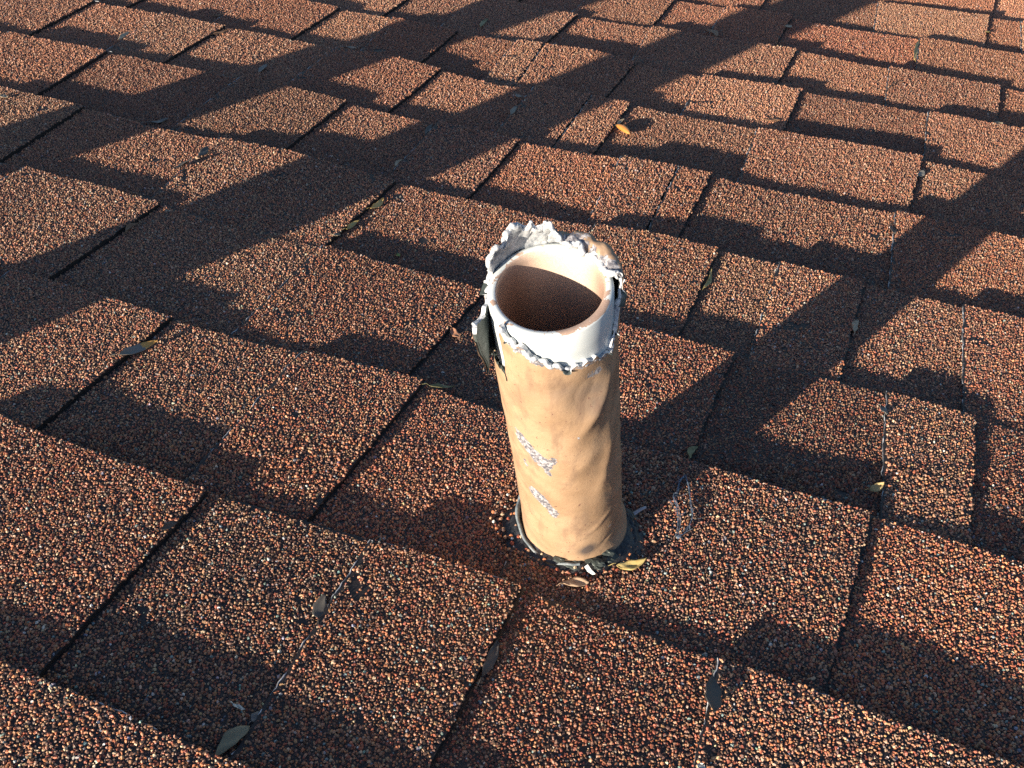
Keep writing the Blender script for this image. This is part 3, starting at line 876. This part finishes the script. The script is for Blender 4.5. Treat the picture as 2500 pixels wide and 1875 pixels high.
LEAVES = [
    (-4.517, 6.336, -4.605, 6.578, 5.5, 10, .2, 1.5, 'beige', 'pale beige leaf lit at the foot of a far left tab edge'),
    (-4.643, 6.154, -4.496, 6.128, 4.5, 0, .2, 1, 'grey', 'small grey leaf lying in the shade near the top left corner'),
    (-3.891, 6.801, -3.829, 6.953, 4, 25, .3, 1, 'brown', 'brown sliver of leaf wedged under a tab near the top left'),
    (-4.233, 7.310, -4.182, 7.412, 4, 15, .2, 1, 'brown', 'brown leaf at a tab edge just below the top of the picture'),
    (-3.186, 5.062, -3.107, 5.173, 5.5, 0, .3, 2.5, 'grey', 'grey brown pointed leaf lying flat in the broad shadow at upper left'),
    (-2.447, 4.656, -2.480, 4.804, 7, 12, .1, 1, 'dark', 'dark oval leaf standing on the sunlit patch at left, upper of two'),
    (-2.482, 4.436, -2.429, 4.577, 7.5, -20, .4, 4, 'dark', 'dark curled leaf at the sunlit patch at left, lower of two'),
    (-3.066, 6.302, -3.104, 6.482, 6, 0, .2, 1, 'grey', 'faint grey leaf in the shadow right of the bright top left patch'),
    (-2.797, 7.188, -2.563, 7.049, 6, 0, .3, 2, 'grey', 'grey leaf in deep shade left of the top centre, pointing down right'),
    (-1.077, 4.555, -1.064, 4.708, 4.5, 30, .5, 2, 'orange', 'orange curled leaf caught in the gap left of the pipe top'),
    (-1.090, 4.270, -1.070, 4.393, 3.5, 30, .5, 2, 'yellow', 'yellow twisted leaf in the gap below the orange curled leaf'),
    (-1.119, 4.152, -1.093, 4.205, 3, 20, .4, 1, 'beige', 'pale leaf tip at the bottom of the gap left of the pipe'),
    (-1.225, 5.194, -1.230, 5.304, 3, 10, .2, 1, 'beige', 'thin pale leaf along a shaded tab edge above the pipe'),
    (-1.261, 5.740, -1.285, 5.923, 4, 10, .2, 1, 'dark', 'dark leaf at the top of a shaded tab edge above the pipe'),
    (-0.956, 6.787, -0.856, 6.722, 4.5, 10, .2, 1.5, 'grey', 'grey leaf in shade above the pipe, upper of a pair'),
    (-0.827, 6.351, -0.858, 6.557, 5, 10, .2, 1, 'grey', 'grey leaf in shade above the pipe, lower of a pair'),
    (-1.886, 8.217, -1.903, 8.448, 5, 10, .2, 1.5, 'olive', 'grey green leaf in the shadow near the top centre'),
    (-0.050, 6.598, -0.021, 6.721, 3.2, 20, .5, 2, 'beige', 'curled beige leaf strip above the orange seed'),
    (0.030, 9.279, 0.202, 9.083, 7, 15, .1, 1, 'brown', 'dark brown three cornered leaf in the broad shadow near the top'),
    (0.748, 9.658, 0.798, 9.774, 6, 15, .2, 1.5, 'beige', 'small pale leaf lit at the right edge of the broad top shadow'),
    (1.997, 9.392, 1.996, 9.942, 5, 20, .4, 1.5, 'yellow', 'yellowish leaf standing along a tab edge at the top right'),
    (2.607, 10.568, 2.641, 10.675, 5, 0, .2, 1, 'yellow', 'tiny yellow leaf scrap in the gap at the far top right'),
    (2.700, 8.118, 2.740, 7.981, 5, 20, .2, 1, 'beige', 'small pale leaf below the wide tab near the right edge'),
    (2.169, 6.697, 2.205, 6.805, 6, 20, .2, 1, 'grey', 'pale grey leaf in the dark gap at right, above the middle'),
    (2.051, 5.821, 2.086, 5.699, 5, -12, .2, 1, 'dark', 'dark leaf against a bright tab edge right of centre'),
    (0.976, 7.266, 1.092, 7.308, 4.5, 0, .1, .8, 'brown', 'flat brown leaf on the sunlit tab above right of the pipe'),
    (1.103, 4.543, 1.094, 4.756, 3.2, 30, .5, 2, 'yellow', 'pale yellow curled leaf in the gap just right of the pipe top'),
    (1.963, 4.471, 1.970, 4.595, 5, 20, .2, 1, 'beige', 'pale leaf in the shadow of the pipe at a tab edge'),
    (2.156, 3.841, 2.186, 3.761, 5, -12, .2, 1, 'grey', 'grey leaf leaning on the bright tab edge at right, upper one'),
    (2.164, 3.216, 2.221, 3.261, 5, 10, .4, 2, 'ochre', 'yellow brown leaf at the foot of the bright tab edge at right'),
    (1.371, 3.062, 1.389, 3.176, 4, 25, .3, 1.5, 'olive', 'brown green leaf in the shaded gap right of the pipe'),
    (1.252, 2.309, 1.359, 2.383, 5, 20, .5, 3, 'yellow', 'yellow leaf lying against the foot of the pipe'),
    (0.711, 2.045, 0.879, 2.062, 6.5, -14, .2, 2, 'dark', 'long dark leaf on the course edge left of the pipe foot'),
    (0.070, 3.036, 0.169, 3.122, 3.4, 0, .7, 3, 'olive', 'olive curled leaf lying left of the pipe middle'),
    (-0.050, 3.571, 0.026, 3.505, 5, 15, .3, 1.5, 'redbrown', 'red brown leaf in the gap left of the pipe'),
    (-1.419, 2.591, -1.342, 2.787, 6, 25, .4, 3, 'orange2', 'grey leaf with an orange end in the gap at middle left'),
    (0.306, 1.604, 0.269, 1.713, 7, -10, .1, 1, 'dark', 'dark pointed leaf standing at a tab edge, bottom left of centre'),
    (0.279, 0.995, 0.329, 1.123, 7, 5, .2, 1.5, 'olive2', 'broad olive leaf half under a tab at the bottom left'),
    (0.219, 1.180, 0.270, 1.177, 1.6, 0, .8, 2.5, 'white', 'pale curled stem beside the broad olive leaf'),
    (0.313, 1.151, 0.323, 1.200, 5, 0, .1, .5, 'grey', 'grey leaf scrap under the tab edge above the broad olive leaf'),
    (1.725, 1.926, 1.764, 1.767, 8.5, -20, .1, 1.5, 'dark', 'dark oval leaf standing at a tab edge near the bottom, right of centre'),
    (0.967, 1.610, 0.958, 1.780, 5, 15, .3, 1.5, 'dark', 'dark leaf in the gap near the bottom centre'),
    (-4.396, 4.885, -4.322, 4.870, 6, 0, .2, 1, 'beige', 'cream leaf scrap at the left edge of the picture'),
    (1.086, 2.143, 1.178, 2.190, 6, 0, .2, 1, 'tan', 'tan leaf half buried in tar in front of the pipe foot'),
    (-2.240, 3.637, -2.246, 3.761, 3.5, 30, .2, 1, 'brown', 'brown leaf in the shaded gap at far left'),
    (-0.683, 4.155, -0.664, 4.170, 4, 0, .2, .5, 'green', 'tiny green leaf scrap in the shadow left of the pipe top'),
    (-0.473, 1.704, -0.458, 1.783, 3.5, 40, .3, 1, 'dark', 'dark thin leaf in the gap at lower left'),
    (1.766, 1.562, 1.774, 1.585, 4, 0, .2, 1, 'white', 'pale leaf tip at the bottom edge under the dark oval leaf'),
]
def fallen_leaf(i, u0, v0, u1, v1, wmm, roll, fold, arch, colour, label):
    r = np.random.default_rng(7000 + i)
    A0 = np.array([u0 * E, v0 * E, surface_at(u0, v0)]); B0 = np.array([u1 * E, v1 * E, surface_at(u1, v1)])
    mid = (A0 + B0) / 2
    mid[2] = max(surface_at((u0 + u1) / 2, (v0 + v1) / 2), (A0[2] + B0[2]) / 2)
    ax = B0 - A0; Ln = np.linalg.norm(ax); ax /= Ln
    up = np.array([0, 0, 1.0]); side = np.cross(up, ax); side /= np.linalg.norm(side); up = np.cross(ax, side)
    cr, sr_ = math.cos(math.radians(roll)), math.sin(math.radians(roll))
    side, up = side * cr + up * sr_, up * cr - side * sr_
    wd = wmm / 1000; nl, nw = 14, 6
    sk = r.uniform(.75, 1.15); bend = r.normal(0, .07) * Ln; tw_ = r.normal(0, .35)
    V, al = [], []
    for j in range(nl + 1):
        t = j / nl
        prof_ = math.sin(math.pi * min(max(t, .0), 1) ** sk) ** .75 if 0 < t < 1 else 0.0
        hw = wd / 2 * max(prof_, .06) * (1 + .08 * math.sin(t * 17 + i))
        for q in np.linspace(-1, 1, nw + 1):
            lift = fold * abs(q) * hw + arch / 1000 * (4 * (t - .5) ** 2) * .6 + .0004 * math.sin(9 * t + 3 * q + i)
            tt = tw_ * (t - .5)
            y_, z_ = q * hw * math.cos(tt) - lift * math.sin(tt), q * hw * math.sin(tt) + lift * math.cos(tt)
            V.append(ax * ((t - .5) * Ln) + side * (y_ + bend * math.sin(math.pi * t)) + up * z_)
            al.append(t)
    V = np.array(V)
    low = abs(sr_) * wd / 2
    V = V + np.array([0, 0, low * .8 + .0006])
    n0 = len(V)
    top = grid_faces(nl + 1, nw + 1, False)
    idx_ = np.arange(n0).reshape(nl + 1, nw + 1)
    loop = np.concatenate([idx_[0, :], idx_[1:, -1], idx_[-1, -2::-1], idx_[-2:0:-1, 0]])
    nx_ = np.roll(loop, -1)
    side_f = np.stack([loop, loop + n0, nx_ + n0, nx_], 1)
    F = np.concatenate([top, (top + n0)[:, ::-1], side_f])
    th_ = np.array([0, 0, .00028])
    Vall = np.concatenate([V, V - th_])
    # leaf stalk
    stalk = []
    dirs = -ax * .9 + side * r.normal(0, .25) + up * .18
    base = ax * (-.5 * Ln) + np.array([0, 0, low * .8 + .0005 + arch / 1000 * .6])
    ns = 5
    sl = min(.0055, Ln * .3)
    for j in range(ns + 1):
        c = base + dirs * sl * j / ns + up * .0006 * math.sin(j)
        rr = .00032 * (1 - .4 * j / ns)
        for q in range(5):
            a_ = q * 2 * math.pi / 5
            stalk.append(c + side * math.cos(a_) * rr + up * math.sin(a_) * rr)
    sf = grid_faces(ns + 1, 5, True) + len(Vall)
    Vall = np.concatenate([Vall, np.array(stalk)])
    F = np.concatenate([F, sf])
    o = link_mesh('fallen_leaf', Vall, F, [LEAFM[colour]], None, smooth=True, attrs={'along': np.concatenate([np.array(al), np.array(al), np.zeros(len(stalk))])})
    o.matrix_world = M @ Matrix.Translation(Vector(mid))
    o['label'] = label; o['category'] = 'leaf'; o['group'] = 'leaves fallen on the shingles'
for i, L_ in enumerate(LEAVES):
    fallen_leaf(i, *L_)

def tube(pts, rad, n=6):
    P = np.array(pts, dtype=float); m = len(P)
    tg = np.gradient(P, axis=0); tg /= np.linalg.norm(tg, axis=1, keepdims=True) + 1e-9
    s = np.cross(tg, [0.1, 0.2, 1.0]); s /= np.linalg.norm(s, axis=1, keepdims=True) + 1e-9
    t2 = np.cross(tg, s)
    rad = np.broadcast_to(np.asarray(rad, dtype=float), (m,))
    ang = np.arange(n) * 2 * math.pi / n
    V = P[:, None] + rad[:, None, None] * (np.cos(ang)[None, :, None] * s[:, None] + np.sin(ang)[None, :, None] * t2[:, None])
    return V.reshape(-1, 3), grid_faces(m, n, True)

def smooth_path(pts, n=40):
    P = np.array(pts, dtype=float); t = np.linspace(0, len(P) - 1, n)
    out = []
    for x in t:
        i = min(int(x), len(P) - 2); f = x - i
        p0, p1, p2, p3 = P[max(i - 1, 0)], P[i], P[i + 1], P[min(i + 2, len(P) - 1)]
        out.append(.5 * ((2 * p1) + (-p0 + p2) * f + (2 * p0 - 5 * p1 + 4 * p2 - p3) * f * f + (-p0 + 3 * p1 - 3 * p2 + p3) * f ** 3))
    return np.array(out)

m_fib, nt, b = new_mat('frayed_fibre')
nt.links.new(ramp(nt, noise(nt, 700, 3), [(.38, (.03, .05, .09)), (.58, (.13, .18, .25)), (.75, (.42, .47, .50))]), b.inputs['Base Color'])
b.inputs['Roughness'].default_value = 0.7
m_twig, nt, b = new_mat('twig_bark')
nt.links.new(ramp(nt, noise(nt, 600, 4), [(.3, (.06, .045, .035)), (.7, (.16, .12, .09))]), b.inputs['Base Color'])
m_seed, nt, b = new_mat('orange_seed_coat')
nt.links.new(ramp(nt, noise(nt, 130, 4), [(.3, (.38, .15, .03)), (.7, (.48, .22, .06))]), b.inputs['Base Color'])
b.inputs['Roughness'].default_value = 0.35
m_pale, nt, b = new_mat('pale_twig')
nt.links.new(ramp(nt, noise(nt, 500, 4), [(.3, (.30, .30, .34)), (.7, (.52, .52, .55))]), b.inputs['Base Color'])

def place(o, loc, label, cat):
    o.matrix_world = M @ Matrix.Translation(Vector(loc))
    o['label'] = label; o['category'] = cat

# loop of frayed fibre right of the pipe
c0 = np.array([1.42 * E, 2.74 * E, surface_at(1.42, 2.74)])
strands = []
fr = np.random.default_rng(77)
la = [(1.388, 2.909), (1.377, 2.861), (1.385, 2.795), (1.376, 2.766), (1.405, 2.708), (1.435, 2.629), (1.446, 2.55)]
lb = [(1.388, 2.909), (1.428, 2.828), (1.459, 2.733), (1.477, 2.687), (1.477, 2.622), (1.462, 2.577), (1.446, 2.55)]
def lay(pts, dz=.0012):
    return smooth_path([np.array([u * E, v * E, surface_at(u, v) + dz]) - c0 for u, v in pts], 46)
for k_ in range(4):
    for base_ in (la, lb):
        strands.append(tube(lay(base_) + np.cumsum(fr.normal(0, .00012, (46, 3)), 0) * np.array([1, 1, .5]) + np.array([0, 0, .0004 * k_]), fr.uniform(.00008, .00022), 5))
for k_ in range(26):
    bp = lay(la if fr.random() < .6 else lb)[fr.integers(4, 42)]
    dr = fr.normal(0, 1, 3); dr[2] = abs(dr[2]) * .3; dr /= np.linalg.norm(dr)
    ln = fr.uniform(.002, .0065)
    strands.append(tube(smooth_path([bp, bp + dr * ln * .5 + fr.normal(0, .0006, 3), bp + dr * ln + fr.normal(0, .001, 3)], 8), .00010, 4))
for k_ in range(3):
    strands.append(lumpy(lay(lb)[-2 - k_], .0011, 60 + k_, 4, 6))
v_, f_2 = join(strands)
place(link_mesh('fibre_loop', v_, f_2, [m_fib]), c0, 'loop of frayed bluish fibre on the shingles right of the pipe foot', 'fibre')

# orange seed
sa, sb = np.array([-.043, 6.575]), np.array([.099, 6.458])
sm_ = (sa + sb) / 2
ld = np.append((sb - sa) * E, 0); ll = np.linalg.norm(ld); ld /= ll
sd2 = np.array([-ld[1], ld[0], 0])
V = []
for i in range(13):
    t = i / 12
    rr = .0038 * math.sin(math.pi * t) ** .55 * (1 - .18 * t)
    cb = .0016 * math.sin(math.pi * t)
    for j in range(14):
        a_ = 2 * math.pi * j / 14
        V.append(ld * (t - .5) * ll + sd2 * (math.cos(a_) * rr + cb) + np.array([0, 0, math.sin(a_) * rr * .85 + .0034]))
place(link_mesh('seed', V, grid_faces(13, 14, True), [m_seed], smooth=True), (sm_[0] * E, sm_[1] * E, surface_at(*sm_)), 'shiny orange bean shaped seed on the shingles above the pipe', 'seed')

def stick(name, p, q, rad, mat, label, cat, bend=.001, dz=.001):
    c = np.array([(p[0] + q[0]) / 2 * E, (p[1] + q[1]) / 2 * E, surface_at((p[0] + q[0]) / 2, (p[1] + q[1]) / 2)])
    a_ = np.array([p[0] * E, p[1] * E, surface_at(*p) + dz]) - c; b_ = np.array([q[0] * E, q[1] * E, surface_at(*q) + dz * 2]) - c
    mid = (a_ + b_) / 2 + np.array([bend, bend, abs(bend) + .0004])
    path = smooth_path([a_, mid, b_], 14)
    v1, f1 = tube(path, np.linspace(rad, rad * .6, 14), 6)
    place(link_mesh(name, v1, f1, [mat], smooth=True), c, label, cat)
stick('twig', (1.811, 8.409), (1.888, 8.658), .0007, m_twig, 'thin dark twig on a sunlit tab near the top right', 'twig')
stick('twig', (1.245, 2.592), (1.285, 2.625), .0011, m_pale, 'short pale twig touching the right side of the pipe foot', 'twig', .0004, .003)
# chip of white paint in front of the pipe foot
c = ring_pt(np.array(.14), np.array(.0345), np.array(0.0))
fl_v = np.array([(-.004, -.0005, .0034), (-.0022, .0008, .0052), (.0010, -.0008, .0030), (.0048, -.0018, .0012), (.0030, -.0026, .0006), (-.0012, -.0020, .0016)])
fl_v = fl_v * .7
fl_v = np.concatenate([fl_v, fl_v - np.array([0, 0, .0005])])
fl_f = [[0, 5, 2, 1], [2, 5, 4, 3], [7, 8, 11, 6], [9, 10, 11, 8]] + [[i, (i + 1) % 6, (i + 1) % 6 + 6, i + 6] for i in range(6)]
place(link_mesh('paint_chip', fl_v, fl_f, [m_torn]), (BASE_P[0] + c[0], BASE_P[1] + c[1], zb_ + .0012), 'small white chip lying in front of the pipe foot', 'chip')
